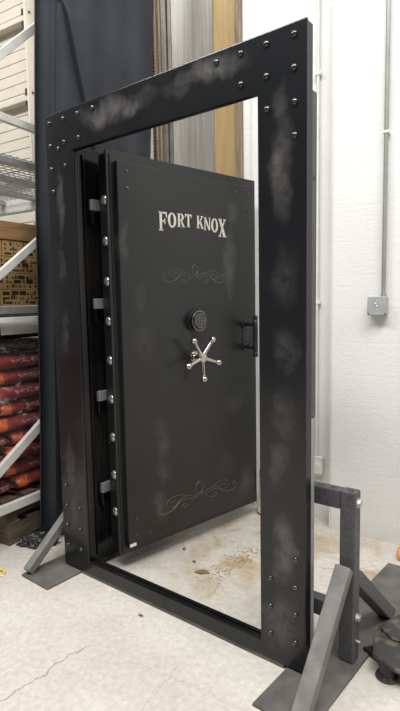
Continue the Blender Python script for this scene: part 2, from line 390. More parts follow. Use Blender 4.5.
b = MB(); b.box(-2.895, -2.875, 0.05, 0.20, 0, 4.9); b.box(-2.875, -2.83, 0.16, 0.20, 0, 4.9); b.build('door_track', MAT_SIDING, d2, 0.003)

# ---------------------------------------------------------------- vault door
OF = Vector((-0.7788, 2.7864, 0)); YF = 0.6661
W_, H0, H1 = 1.479, 0.02, 2.42
def frame_pt(s, d, z=0):
    return OF + Vector((math.cos(YF), -math.sin(YF), 0))*s + Vector((math.sin(YF), math.cos(YF), 0))*d + Vector((0, 0, z))
vault = thing('vault_door', OF, -YF, 'huge black steel vault door standing ajar in its bolted frame', 'vault door')
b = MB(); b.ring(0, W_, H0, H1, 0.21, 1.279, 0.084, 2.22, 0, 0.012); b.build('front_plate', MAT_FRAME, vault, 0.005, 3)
b = MB()
b.box(0.004, 0.016, 0.0122, 0.055, H0+0.004, H1-0.004); b.box(W_-0.016, W_-0.004, 0.0122, 0.055, H0+0.004, H1-0.004)
b.box(0.0165, W_-0.0165, 0.0122, 0.055, H1-0.016, H1-0.004); b.box(0.0165, W_-0.0165, 0.0122, 0.055, H0+0.004, H0+0.016)
b.build('outer_return', MAT_EDGE, vault, 0.002)
b = MB()
b.box(0.196, 0.210, 0.0122, 0.05, 0.0845, 2.2195)
b.box(0.178, 0.194, 0.05, 0.064, 0.0845, 2.2195)
b.box(0.08, 0.172, 0.0122, 0.26, 0.03, 2.26)
b.box(0.172, 0.182, 0.085, 0.098, 0.0845, 2.2195)
b.build('hinge_side_jamb', MAT_EDGE, vault, 0.003)
b = MB(); b.box(1.279, 1.293, 0.0122, 0.05, 0.0845, 2.2195); b.box(1.30, 1.40, 0.0122, 0.24, 0.03, 2.26); b.build('latch_side_jamb', MAT_EDGE, vault, 0.003)
b = MB(); b.box(0.21, 1.279, 0.0122, 0.035, 2.22, 2.232); b.box(0.1725, 1.2995, 0.0122, 0.10, 2.25, 2.30); b.build('head_jamb', MAT_EDGE, vault, 0.003)
b = MB(); b.box(0.1725, 1.2995, 0.0122, 0.030, H0, 0.084); b.box(0.1725, 1.2995, 0.0301, 0.038, H0, 0.070); b.box(0.1725, 1.2995, 0.0381, 0.058, H0, 0.084); b.box(0.1725, 1.2995, 0.0581, 0.085, H0, 0.045)
b.build('sill', MAT_EDGE, vault, 0.003)
b = MB(); b.box(0.14, 1.385, 0.003, 0.05, 0.0, 0.0195); b.build('sill_gap_shade', MAT_PLATE, vault, 0.002)  # added box; its dull grey stands in for the shaded gap under the sill
b = MB(); b.box(1.437, 1.472, 0.0555, 0.095, 1.02, 2.20); b.cyl((1.4725, 0.075, 1.9), (1.476, 0.075, 1.9), 0.006); b.build('side_channel', MAT_CHANNEL, vault, 0.004)
b = MB(); b.box(1.440, 1.472, 0.0555, 0.090, 0.06, 1.015); o = b.build('side_channel', MAT_CHANNEL2, vault, 0.004); o['label'] = 'paler grey steel lower channel on the frame side'
# frame bolts
bm_ = MB(); bm_.lathe((0, 0, 0), (0, -1, 0), [(0.0135, -0.002), (0.0135, 0.001), (0.0115, 0.0012), (0.0115, 0.004), (0.0085, 0.0075), (0.004, 0.0088), (0.0015, 0.0091)], 12)
bolt0 = None
pos = []
for i in range(4): pos.append((0.04+0.111*i, 2.378))
for i in range(3): pos.append((0.04+0.112*i, 2.266))
pos += [(0.104, 2.241), (0.042, 2.151), (0.153, 2.152), (0.05, 2.038)]
pos += [(1.43-0.111*i, 2.377) for i in range(4)] + [(1.43-0.111*i, 2.267) for i in range(3)] + [(1.321, 2.152), (1.432, 2.152), (1.432, 2.039)]
for zz in (0.476, 0.362, 0.25, 0.136): pos.append((0.039, zz)); pos.append((1.437, zz-0.002))
for zz in (0.370, 0.253, 0.138): pos.append((0.148, zz)); pos.append((1.327, zz-0.006))
for (x, zz) in pos:
    if bolt0 is None: bolt0 = bm_.build('bolt', MAT_BOLT, vault, 0, smooth=True); o = bolt0
    else: o = bolt0.copy(); col.objects.link(o); o.parent = vault
    o.location = (x, -0.0005, zz)
# hinges on the jamb
h0 = None
for zz in (1.972, 1.461, 0.966, 0.456):
    if h0 is None:
        b = MB(); b.box(0.186, 0.206, 0.118, 0.186, -0.027, 0.027); hb = b.build('hinge', MAT_BRUSH, vault, 0.002); h0 = hb
        b = MB(); b.cyl((0.190, 0.128, -0.030), (0.190, 0.128, -0.100), 0.009, n=12); b.cyl((0.182, 0.128, -0.10), (0.182, 0.128, 0.03), 0.0075, n=12)
        b.box(0.173, 0.186, 0.110, 0.15, -0.09, 0.03)
        hp = b.build('hinge_pin', MAT_EDGE, hb, 0.001); hb.location = (0, 0, zz)
    else:
        hb = h0.copy(); col.objects.link(hb); hb.parent = vault; hb.location = (0, 0, zz)
        q = hp.copy(); col.objects.link(q); q.parent = hb

# the swinging leaf, in its own frame: x along the leaf, y behind its face, z up
DP = Vector((-0.457, 2.699, 0)); DR = math.atan2(0.675, 0.738)
inv = Matrix.Translation(OF) @ Matrix.Rotation(-YF, 4, 'Z')
leaf_m = inv.inverted() @ (Matrix.Translation(DP) @ Matrix.Rotation(DR, 4, 'Z'))
b = MB(); b.box(0, 1.125, 0, 0.012, 0.09, 2.232)
b.box(0.010, 1.115, 0.012, 0.072, 0.10, 2.222)
b.box(0.012, 1.113, 0.076, 0.088, 0.102, 2.22); b.box(0.03, 1.09, 0.0721, 0.0759, 0.12, 2.20)
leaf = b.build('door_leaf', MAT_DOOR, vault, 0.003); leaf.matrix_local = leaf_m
def leafpart(mb, name, mat, bevel=0, smooth=False, label=None):
    o = mb.build(name, mat, leaf, bevel, smooth=smooth)
    if label: o['label'] = label
    return o
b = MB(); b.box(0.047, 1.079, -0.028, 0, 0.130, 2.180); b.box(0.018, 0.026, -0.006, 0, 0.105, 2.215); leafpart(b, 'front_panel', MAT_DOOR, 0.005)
b = MB(); b.lathe((0, 0, 0), (-1, 0, 0), [(0.025, -0.002), (0.025, 0.004), (0.023, 0.009), (0.018, 0.013), (0.010, 0.0155), (0.003, 0.016)], 24); lb0 = None
for i in range(9):
    zz = 1.987 - i*0.2065
    if lb0 is None: lb0 = leafpart(b, 'locking_bolt', MAT_LBOLT, smooth=True, label='round chrome locking bolt end'); o = lb0
    else: o = lb0.copy(); col.objects.link(o); o.parent = leaf
    o.location = (0.009, 0.030, zz)
s0 = None; b = MB(); b.lathe((0, 0, 0), (-1, 0, 0), [(0.006, 0), (0.006, 0.003), (0.002, 0.005)], 10)
for zz in (1.668, 0.704, 0.21):
    if s0 is None: s0 = leafpart(b, 'edge_screw', MAT_CHROME, smooth=True); o = s0
    else: o = s0.copy(); col.objects.link(o); o.parent = leaf
    o.location = (0.0115, 0.081, zz)
s0 = None; b = MB(); b.lathe((0, 0, 0), (0, -1, 0), [(0.009, -0.001), (0.009, 0.002), (0.0055, 0.004), (0.002, 0.0045)], 12)
for (x, zz) in ((0.105,2.135),(0.108,2.05),(0.912,2.13),(1.03,2.133),(1.03,2.022),(0.096,0.284),(0.189,0.18),(0.093,0.195),(1.027,0.284),(1.027,0.18)):
    if s0 is None: s0 = leafpart(b, 'screw', MAT_BOLT, smooth=True); o = s0
    else: o = s0.copy(); col.objects.link(o); o.parent = leaf
    o.location = (x, -0.028, zz)
b = MB(); b.box(0.052, 0.094, -0.0285, -0.0278, 0.134, 0.152); leafpart(b, 'sticker', MAT_STICK, label='small white sticker on the lower hinge-side corner')

# keypad dial
b = MB(); c = (0.559, -0.028, 1.352)
b.lathe(c, (0, -1, 0), [(0.064, 0), (0.064, 0.008), (0.056, 0.010), (0.054, 0.018), (0.057, 0.022), (0.0575, 0.032), (0.0575, 0.040), (0.053, 0.048), (0.046, 0.050), (0.044, 0.0485)], 36, 0)
b.lathe((c[0], c[1]-0.0486, c[2]), (0, -1, 0), [(0.044, 0), (0.043, 0.0012)], 30, 1)
for r_ in range(4):
    for q in range(3):
        b.lathe((c[0]+(q-1)*0.021, c[1]-0.0495, c[2]+0.026-r_*0.0175), (0, -1, 0), [(0.0068, 0), (0.0068, 0.0022), (0.004, 0.003)], 10, 2)
b.lathe((c[0], c[1]-0.039, c[2]), (0, -1, 0), [(0.0580, 0), (0.0585, 0.002), (0.0580, 0.004)], 36, 3)
leafpart(b, 'keypad_dial', [MAT_BLACK, MAT_KEY, MAT_BOLT, MAT_NICKEL], smooth=True, label='round black keypad dial with twelve small keys')

# five spoke handle
b = MB(); hx, hz, hy = 0.547, 1.139, -0.098
b.lathe((hx, -0.028, hz), (0, -1, 0), [(0.034, 0), (0.034, 0.006), (0.018, 0.010), (0.014, 0.05), (0.022, 0.050), (0.031, 0.054), (0.032, 0.072), (0.026, 0.084), (0.012, 0.088)], 24)
for a_ in (54, 126, 198, 270, 342):
    an = math.radians(a_); ux, uz = math.cos(an), math.sin(an)
    b.cyl((hx+ux*0.015, hy, hz+uz*0.015), (hx+ux*0.108, hy-0.012, hz+uz*0.108), 0.0125, 0.0085, 12)
    b.lathe((hx+ux*0.100, hy-0.011, hz+uz*0.100), (ux, -0.12, uz), [(0.008, 0), (0.013, 0.003), (0.013, 0.006), (0.010, 0.009), (0.0145, 0.013), (0.0185, 0.021), (0.0185, 0.029), (0.014, 0.038), (0.007, 0.042)], 14)
leafpart(b, 'spoke_handle', MAT_NICKEL, smooth=True, label='polished five-spoke handle with ball ends')

# pull handle at the latch edge
b = MB()
for zz in (1.318, 1.172):
    b.lathe((0.978, -0.028, zz), (0, -1, 0), [(0.026, 0), (0.026, 0.010), (0.016, 0.014), (0.015, 0.050), (0.019, 0.054), (0.019, 0.070), (0.014, 0.074), (0.013, 0.095)], 18)
b.lathe((0.978, -0.128, 1.108), (0, 0, 1), [(0.009, 0), (0.016, 0.006), (0.016, 0.024), (0.011, 0.030), (0.0155, 0.036), (0.0155, 0.228), (0.011, 0.234), (0.016, 0.24), (0.016, 0.256), (0.008, 0.262)], 18)
leafpart(b, 'pull_handle', MAT_BLACK, smooth=True)
b = MB(); b.box(0.962, 1.052, -0.032, -0.028, 1.165, 1.325)
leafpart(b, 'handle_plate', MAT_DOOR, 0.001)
for zz in (1.285, 1.262, 1.235, 1.212):
    b = MB(); b.box(0.995, 1.03, -0.0328, -0.0321, zz, zz+0.006); leafpart(b, 'engraved_line', MAT_SCROLL)

# lettering: FORT KNOX, wedge-serif capitals built from stroke polygons
def letter(mb, ch, x0, x1, z0, z1, y0=-0.0305, y1=-0.0275):
    w_, h_ = x1-x0, z1-z0
    T = lambda pts: mb.prism([(x0+a*w_, z0+c*h_) for a, c in pts], y0, y1, 'y')
    def stem(cx, t=0.24, s=0.40, a=0.0, c=1.0, top=True, bot=True):
        T([(cx-t/2, a), (cx+t/2, a), (cx+t/2, c), (cx-t/2, c)])
        if bot: T([(cx-s/2, a), (cx+s/2, a), (cx+t/2, a+0.09), (cx-t/2, a+0.09)])
        if top: T([(cx-t/2, c-0.09), (cx+t/2, c-0.09), (cx+s/2, c), (cx-s/2, c)])
    def arc(cx, cz, ro_x, ro_z, ri_x, ri_z, a0, a1, n=18):
        P = []
        for i in range(n+1):
            t = math.radians(a0+(a1-a0)*i/n); P.append((math.cos(t), math.sin(t)))
        for i in range(n):
            (c0, s0_), (c1, s1_) = P[i], P[i+1]
            T([(cx+ro_x*c0, cz+ro_z*s0_), (cx+ro_x*c1, cz+ro_z*s1_), (cx+ri_x*c1, cz+ri_z*s1_), (cx+ri_x*c0, cz+ri_z*s0_)])
    if ch == 'F':
        stem(0.28, 0.27, 0.56)
        T([(0.28, 0.91), (1.0, 0.91), (1.0, 1.0), (0.28, 1.0)]); T([(0.86, 0.91), (0.90, 0.74), (1.0, 0.70), (1.0, 0.95)])
        T([(0.28, 0.47), (0.74, 0.47), (0.74, 0.55), (0.28, 0.55)]); T([(0.66, 0.55), (0.74, 0.66), (0.80, 0.66), (0.80, 0.36), (0.74, 0.36), (0.66, 0.47)])
    elif ch == 'O': arc(0.5, 0.5, 0.5, 0.52, 0.24, 0.43, 0, 360, 28)
    elif ch == 'T':
        stem(0.5, 0.26, 0.54, top=False); T([(0.0, 0.90), (1.0, 0.90), (1.0, 1.0), (0.0, 1.0)])
        T([(0.0, 0.72), (0.06, 0.74), (0.14, 0.92), (0.0, 0.92)]); T([(1.0, 0.72), (0.94, 0.74), (0.86, 0.92), (1.0, 0.92)])
    elif ch == 'R':
        stem(0.24, 0.25, 0.48)
        T([(0.24, 0.92), (0.52, 0.92), (0.52, 1.0), (0.24, 1.0)]); T([(0.24, 0.47), (0.52, 0.47), (0.52, 0.55), (0.24, 0.55)])
        arc(0.50, 0.735, 0.38, 0.265, 0.14, 0.185, -90, 90, 14)
        T([(0.44, 0.50), (0.62, 0.52), (1.02, 0.0), (0.76, 0.0)]); T([(0.72, 0.0), (1.06, 0.0), (1.02, 0.07), (0.76, 0.07)])
    elif ch == 'K':
        stem(0.22, 0.24, 0.46)
        T([(0.30, 0.38), (0.40, 0.34), (0.94, 0.96), (0.80, 0.96)]); T([(0.66, 0.92), (1.0, 0.92), (1.0, 1.0), (0.66, 1.0)])
        T([(0.40, 0.56), (0.58, 0.66), (1.0, 0.04), (0.74, 0.04)]); T([(0.66, 0.0), (1.06, 0.0), (1.02, 0.08), (0.70, 0.08)])
    elif ch == 'N':
        stem(0.17, 0.11, 0.36); stem(0.86, 0.11, 0.34, bot=False)
        T([(0.02, 1.0), (0.28, 1.0), (0.93, 0.0), (0.80, 0.0), (0.64, 0.10)])
    elif ch == 'X':
        T([(0.06, 0.97), (0.36, 0.97), (0.96, 0.03), (0.64, 0.03)]); T([(0.80, 0.97), (0.92, 0.97), (0.22, 0.03), (0.10, 0.03)])
        for a, c, e in ((0.21, 0.94, 0.23), (0.84, 0.94, 0.17), (0.80, 0.0, 0.23), (0.16, 0.0, 0.17)):
            T([(a-e, c), (a+e, c), (a+e, c+0.06), (a-e, c+0.06)])
for ch, x0, x1, z0, z1 in (('F',0.304,0.364,1.852,1.954), ('O',0.371,0.430,1.876,1.954), ('R',0.438,0.492,1.882,1.957), ('T',0.497,0.546,1.886,1.958),
                           ('K',0.584,0.636,1.886,1.958), ('N',0.641,0.696,1.880,1.955), ('O',0.702,0.757,1.874,1.953), ('X',0.762,0.824,1.850,1.956)):
    b = MB(); letter(b, ch, x0, x1, z0, z1)
    leafpart(b, 'letter', MAT_LETTER, label='silver raised serif letter %s' % ch)

# scrollwork
def bez(p, n=26):
    out = []
    for i in range(n+1):
        t = i/n; u = 1-t
        out.append((u**3*p[0][0]+3*u*u*t*p[1][0]+3*u*t*t*p[2][0]+t**3*p[3][0], u**3*p[0][1]+3*u*u*t*p[1][1]+3*u*t*t*p[2][1]+t**3*p[3][1]))
    return out
def scroll(cx, cz, w2, h_, rad):
    """mirrored flourish, half width w2, height h_; units: x 0..1 outward, z 0..1 up"""
    mb = MB()
    S = [[(0.0,0.42),(0.10,0.25),(0.26,0.62),(0.06,0.98)][:4],
         [(0.0,0.42),(0.16,0.36),(0.34,0.72),(0.52,0.34)], [(0.52,0.34),(0.66,0.02),(0.95,-0.02),(1.0,0.22)], [(1.0,0.22),(1.02,0.42),(0.88,0.44),(0.90,0.26)],
         [(0.03,0.34),(0.22,0.20),(0.36,0.60),(0.56,0.22)], [(0.56,0.22),(0.72,-0.08),(1.02,-0.04),(0.97,0.30)],
         [(0.34,0.52),(0.46,0.78),(0.76,0.70),(0.80,0.44)], [(0.80,0.44),(0.82,0.24),(0.56,0.16),(0.52,0.34)], [(0.52,0.34),(0.50,0.50),(0.68,0.54),(0.70,0.40)],
         [(0.14,0.32),(0.22,0.08),(0.36,-0.04),(0.44,0.10)], [(0.44,0.10),(0.46,0.22),(0.34,0.24),(0.33,0.12)],
         [(0.0,0.98),(0.12,0.80),(0.14,0.60),(0.0,0.42)], [(0.90,0.26),(0.84,0.36),(0.92,0.52),(0.98,0.46)]]
    for q in S[1:]:
        for sg in (-1, 1):
            mb.tube([(cx+sg*a*w2, -0.0285, cz+c_*h_) for a, c_ in bez(q)], rad, 5)
    return mb
leafpart(scroll(0.566, 1.570, 0.240, 0.112, 0.0014), 'scrollwork', MAT_SCROLL)
leafpart(scroll(0.570, 0.245, 0.325, 0.135, 0.0016), 'scrollwork', MAT_SCROLL)

# ---------------------------------------------------------------- stands
def hexbolt(b, p, ax, r=0.014, mi=1):
    b.lathe(p, ax, [(r*1.35, 0), (r*1.35, 0.003)], 16, mi); b.lathe(Vector(p)+Vector(ax)*0.003, ax, [(r, 0), (r, 0.010), (r*0.7, 0.013)], 6, mi)
    pass
def stand(sgn, name_label, plate_pts, brace):
    # local: x outward from the frame edge, y behind the frame face
    root = thing('support_stand', (0, 0, 0), 0, name_label, 'stand')
    org = frame_pt(W_ if sgn > 0 else 0.0, 0); root.location = org; root.rotation_euler = (0, 0, -YF)
    X = lambda x: x*sgn
    b = MB(); b.prism(plate_pts, 0.0, 0.012, 'z'); b.build('base_plate', MAT_PLATE, root, 0.003)
    def bx(mb, x0, x1, y0, y1, z0, z1): mb.box(min(X(x0), X(x1)), max(X(x0), X(x1)), y0, y1, z0, z1)
    b = MB(); bx(b, 0.061, 0.124, 0.170, 0.230, 0.0125, 0.717); b.build('post', MAT_STAND, root, 0.006)
    for z0, z1 in ((0.640, 0.715), (0.165, 0.235)):
        b = MB(); bx(b, -0.075, 0.0605, 0.172, 0.226, z0, z1); b.build('arm', MAT_STAND, root, 0.005)
    for hx_, hz_ in ((-0.03, 0.7151), (0.022, 0.7151), (0.095, 0.7171)):
        b = MB(); b.lathe((X(hx_), 0.199, hz_), (0, 0, 1), [(0.015, 0), (0.015, 0.001)], 14); b.build('hole', MAT_BLACK, root)
    # front brace: from the post down towards the camera side; rear brace away from it
    b = MB(); b.beam((X(brace[4]), 0.150, brace[1]), (X(brace[0]), brace[5], brace[2]), brace[3], 0.050, (0, -1, 0)); b.build('front_brace', MAT_DUSTY, root, 0.006)
    b = MB(); b.beam((X(0.094), 0.232, 0.350), (X(0.116), 0.615, 0.0), 0.060, 0.060, (0, 1, 0)); b.build('rear_brace', MAT_STAND, root, 0.005)
    for bz_, br_ in ((0.672, 0.015), (0.200, 0.013), (0.10, 0.005)):
        b = MB(); hexbolt(b, (X(0.1245), 0.199, bz_), (sgn, 0, 0), br_, 0); b.build('bolt', MAT_BRUSH, root)
    return root
R_ = W_
stand(1, 'grey steel stand bolted to the right frame edge, beside the black jack foot',
      [(1.386-R_, -0.235), (1.61-R_, -0.235), (1.660-R_, 1.08), (1.445-R_, 1.07)], (0.082, 0.420, 0.005, 0.062, 0.092, -0.212))
stand(-1, 'grey steel stand under the left frame edge, near the crumpled black plastic', [(-0.10, -0.212), (0.134, -0.215), (0.145, 0.60), (-0.10, 0.60)], (0.072, 0.305, 0.025, 0.048, 0.072, -0.19))

# black jack foot at the right picture edge
jf = thing('jack_foot', (0.703, 1.878, 0), 0, 'worn black steel foot on a round pad at the lower right edge', 'jack foot')
b = MB(); b.lathe((0, 0, 0), (0, 0, 1), [(0.042, 0), (0.044, 0.004), (0.042, 0.009), (0.028, 0.011)], 28); b.build('round_pad', MAT_JACK, jf, smooth=True)
b = MB(); b.cyl((0, 0, 0.0095), (0, 0, 0.0698), 0.027, n=24); b.build('leg', MAT_JACK, jf, smooth=True)
b = MB(); b.prism([(-0.053, 0.015), (0.0, -0.075), (0.03, -0.09), (0.5, -0.20), (0.5, 0.38), (0.15, 0.27), (0.03, 0.19), (-0.01, 0.13)], 0.070, 0.088, 'z'); b.build('top_plate', MAT_JACK, jf, 0.008)
b = MB(); b.prism([(0.03, 0.16), (0.05, 0.09), (0.12, 0.04), (0.5, -0.02), (0.5, 0.33), (0.16, 0.25), (0.06, 0.20)], 0.0885, 0.098, 'z'); b.build('raised_rib', MAT_JACK, jf, 0.008)
b = MB(); b.prism([(-0.05, 0.14), (0.0, 0.05), (0.30, 0.06), (0.30, 0.2)], 0.013, 0.030, 'z'); b.build('lower_plate', MAT_BLACK, jf, 0.003)

b = MB(); b.box(0, 0.5, 0, 0.12, 0, 0.03); o = b.build('orange_plank', MAT_ORANGE, None, 0.003); o.location = (1.085, 2.77, 0); o.rotation_euler = (0, 0, -0.35)
tag(o, 'short orange painted plank on the floor by the white wall', 'plank')

# ---------------------------------------------------------------- wall fixtures
def on_wall(o, s, d, z): o.location = wall_pt(s, d, z); o.rotation_euler = (0, 0, WR); return o
t = thing('junction_box', (0, 0, 0), 0, 'square grey electrical junction box hanging on the white wall', 'electrical box'); on_wall(t, 0.083, 0, 1.420)
b = MB(); b.box(-0.052, 0.052, -0.052, -0.001, -0.052, 0.052); b.build('box_body', MAT_GREYBOX, t, 0.006)
b = MB(); b.box(-0.054, 0.054, -0.060, -0.0525, -0.054, 0.054); b.build('cover', MAT_GREYBOX, t, 0.004)
b = MB()
for x, zz in ((-0.008, 0.014), (0.0, -0.002), (0.002, -0.024), (0, 0.032)): b.lathe((x, -0.0602, zz), (0, -1, 0), [(0.0055 if abs(zz) < .02 else .003, 0), (0.004 if abs(zz) < .02 else .002, 0.003)], 10)
b.build('screw', MAT_WHITE, t)
for x in (-0.045, 0.045):
    b = MB(); b.lathe((x, -0.0602, -0.046), (0, -1, 0), [(0.005, 0), (0.004, 0.001)], 10); b.build('cover_screw', MAT_RUBBER, t)
t = thing('conduit_pipe', (0, 0, 0), 0, 'grey metal conduit pipe rising from the junction box', 'pipe'); on_wall(t, 0.112, 0, 1.4745)
b = MB(); b.cyl((0, -0.028, 0), (0, -0.028, 3.5), 0.0125, n=16); b.build('pipe', simple('grey_conduit', (0.33, 0.34, 0.31), 0.4, 0.3, 0.1, 10), t, smooth=True)
b = MB(); b.cyl((0, -0.028, 0.0005), (0, -0.028, 0.016), 0.018, n=6); b.build('coupling', MAT_GALV, t)
for zz in (0.9, 2.3):
    b = MB(); b.box(-0.017, 0.017, -0.043, -0.001, zz, zz+0.016); b.build('strap', MAT_WHITE, t, 0.003)
t = thing('outlet_box', (0, 0, 0), 0, 'small white painted outlet box low on the recessed wall', 'electrical box'); on_wall(t, -0.320, 0.13, 0.375)
b = MB(); b.box(-0.040, 0.040, -0.045, -0.001, -0.062, 0.056); b.build('box_body', MAT_WHITE, t, 0.010)
b = MB(); b.lathe((0, -0.0452, 0), (0, -1, 0), [(0.018, 0), (0.016, 0.003)], 14); b.box(-0.042, 0.042, -0.047, -0.0455, 0.050, 0.056); b.build('cover', MAT_WHITE, t)
t = thing('conduit_pipe', (0, 0, 0), 0, 'thin white painted pipe running down to the low outlet box', 'pipe'); on_wall(t, -0.332, 0.13, 0.433)
b = MB(); b.cyl((0, -0.018, 0), (0, -0.018, 4.5), 0.009, n=12); b.build('pipe', MAT_WHITE, t, smooth=True)
for zz in (1.0, 2.4):
    b = MB(); b.box(-0.02, 0.02, -0.030, -0.001, zz, zz+0.02); b.build('strap', MAT_WHITE, t, 0.003)

# striped bottle by the wall behind the leaf edge
bt = thing('spray_bottle', (0.412, 3.462, 0), 0, 'slim white bottle with red cap and yellow bands behind the vault door', 'bottle')
b = MB(); b.lathe((0, 0, 0.012), (0, 0, 1), [(0.033, 0), (0.033, 0.03), (0.026, 0.07), (0.020, 0.16), (0.018, 0.24)], 20); b.build('bottle_body', MAT_WHITE, bt, smooth=True)
b = MB(); b.lathe((0, 0, 0), (0, 0, 1), [(0.036, 0), (0.036, 0.012), (0.033, 0.0125)], 20); b.build('base', MAT_RED, bt)
b = MB(); b.lathe((0, 0, 0.050), (0, 0, 1), [(0.0315, 0), (0.029, 0.02)], 20); b.build('band', MAT_YELLOW, bt)
b = MB(); b.lathe((0, 0, 0.195), (0, 0, 1), [(0.0205, 0), (0.0195, 0.055)], 20); b.build('band', MAT_YELLOW, bt)
b = MB(); b.lathe((0, 0, 0.2525), (0, 0, 1), [(0.019, 0), (0.019, 0.055), (0.015, 0.062)], 20); b.build('cap', MAT_RED, bt)

# ---------------------------------------------------------------- curtain
def curtain():
    # horizontal section: rolled left edge, then folds running back to the wall
    pts = []
    for i in range(17):
        a = math.radians(210 - i*16); pts.append((-0.888+0.062*math.cos(a), 3.14+0.055*math.sin(a)))
    n0 = len(pts); n = 150; e = Vector((-0.345, 3.80)); s_ = Vector((-0.822, 3.18))
    for i in range(n+1):
        t = i/n; p = s_.lerp(e, t); w_ = 0.010*math.sin(t*8+0.5)+0.004*math.sin(t*23+1)
        pts.append((p.x+0.70*w_, p.y-0.70*w_))
    nz = 90; zs = [0.02+3.98*i/nz for i in range(nz+1)]
    roll = pts[:n0]; rest = pts[n0:]
    def at(t):
        q = max(0.0, min(1.0, t))*n; i = min(n-1, int(q)); f_ = q-i
        return (rest[i][0]*(1-f_)+rest[i+1][0]*f_, rest[i][1]*(1-f_)+rest[i+1][1]*f_)
    mb = MB(); vs = []
    for z_ in zs:
        tc = max(0.004, min(0.5, -0.085 + (3.42-z_)*0.40))     # the diagonal crease at this height
        amp = 0.045*min(1.0, tc/0.03)
        cols = [(x, y, 0.0) for x, y in roll]
        cols += [(*at(tc*k_/24), 0.0) for k_ in range(1, 25)]
        cols += [(*at(tc+0.004+(0.996-tc)*k_/90), amp*math.exp(-(1-tc)*k_/90/0.10)) for k_ in range(91)]
        for x, y, c_ in cols:
            sh = -0.075 + 0.0385*z_ + 0.006*math.sin(z_*2.1)
            vs.append((x + sh + c_*0.6, y - c_*0.6, z_))
    pts = cols
    m_ = len(pts); fs = [(j*m_+i, j*m_+i+1, (j+1)*m_+i+1, (j+1)*m_+i) for j in range(nz) for i in range(m_-1)]
    mb.add(vs, fs); o = mb.build('curtain', MAT_CURTAIN, None, smooth=True)
    sol = o.modifiers.new('thick', 'SOLIDIFY'); sol.thickness = 0.004
    return o
tag(curtain(), 'tall black cloth curtain hanging between the pallet rack and wall', 'curtain')

def crumple(name, c, rx, ry, rz_, label, cat, mat, seed):
    random.seed(seed); bm = bmesh.new(); bmesh.ops.create_icosphere(bm, subdivisions=4, radius=1.0)
    from mathutils import noise as nz_
    for v in bm.verts:
        d = 1 + 0.45*nz_.noise(v.co*2.1+Vector((seed, 0, 0))) + 0.28*abs(nz_.noise(v.co*6+Vector((0, seed, 0))))
        v.co = Vector((v.co.x*rx*d, v.co.y*ry*d, max(0.0, (v.co.z*0.9+0.35)*rz_*d)))
    me = bpy.data.meshes.new(name); bm.to_mesh(me); bm.free(); me.materials.append(mat)
    o = bpy.data.objects.new(name, me); col.objects.link(o); o.location = c; return tag(o, label, cat)
crumple('plastic_sheet', (-1.015, 3.045, 0.0), 0.105, 0.05, 0.055, 'crumpled black plastic on the floor under the curtain', 'plastic sheet', MAT_CRUMPLE, 3)

# ---------------------------------------------------------------- pallet rack, end frame near the curtain
rack = thing('pallet_rack', wall_pt(-1.76, -1.20, 0), WR, 'white steel pallet rack with wire deck left of the curtain', 'rack')
# rack local: x = along the wall (negative = away left), y = towards the wall (0 at the front post)
RL = lambda d: d + 1.20
for y_ in (-0.20, 1.12):
    for x_ in (0.0, -2.6):
        b = MB(); b.box(x_-0.05, x_, y_-0.04, y_+0.04, 0.0, 4.6); b.build('upright', MAT_RACK, rack, 0.004)
def brace(d0, z0, d1, z1, w_=0.045, t=0.03):
    b = MB(); b.beam((-0.02, RL(d0), z0), (-0.02, RL(d1), z1), t, w_, (0, 0, 1)); b.build('brace', MAT_RACK, rack, 0.003)
brace(-1.36, 0.250, -0.12, 0.250, 0.055)
brace(-1.36, 0.418, -0.12, 1.24, 0.055)
brace(-1.36, 1.372, -0.12, 1.377, 0.032)
b = MB()
for i_ in range(9): b.box(-0.071, -0.061, 0.05, 1.04, 1.285+i_*0.008, 1.2915+i_*0.008)
b.box(-0.0705, -0.066, 0.05, 1.04, 1.285, 1.353); b.build('side_rail', MAT_RACK, rack)
brace(-1.36, 1.50, -0.12, 2.42, 0.045)
brace(-1.36, 2.545, -0.12, 2.50, 0.045)
brace(-1.36, 2.62, -0.12, 3.80, 0.045)
for zb in (2.29, 1.388):
    for y_ in (0.02, 1.07):
        b = MB(); b.box(-2.52, -0.085, y_-0.025, y_+0.025, zb-(0.05 if zb > 2 else 0.036), zb+(0.055 if zb > 2 else 0.006)); b.build('beam', MAT_RACK, rack, 0.004)
# wire decks with support channels
for zb, supp in ((2.352, 0.045), (1.40, 0.03)):
    b = MB()
    for i in range(7):
        x = -0.12 - i*0.38; b.box(x-0.03, x+0.03, 0.046, 1.04, zb-supp, zb-0.008)
    b.build('deck_channel', MAT_GALV, rack, 0.003)
    b = MB()
    for i in range(46):
        x = -0.10 - i*0.053; b.beam((x, -0.01, zb), (x, 1.10, zb), 0.005, 0.005)
    for i in range(22):
        y = 0.0 + i*0.052; b.beam((-0.09, y, zb+0.0055), (-2.51, y, zb+0.0055), 0.005, 0.005)
    b.build('wire_deck', MAT_GALV, rack)
b = MB(); b.box(-0.14, -0.085, 0.046, 1.04, 1.408, 1.455); b.build('deck_side', MAT_GALV, rack, 0.004)

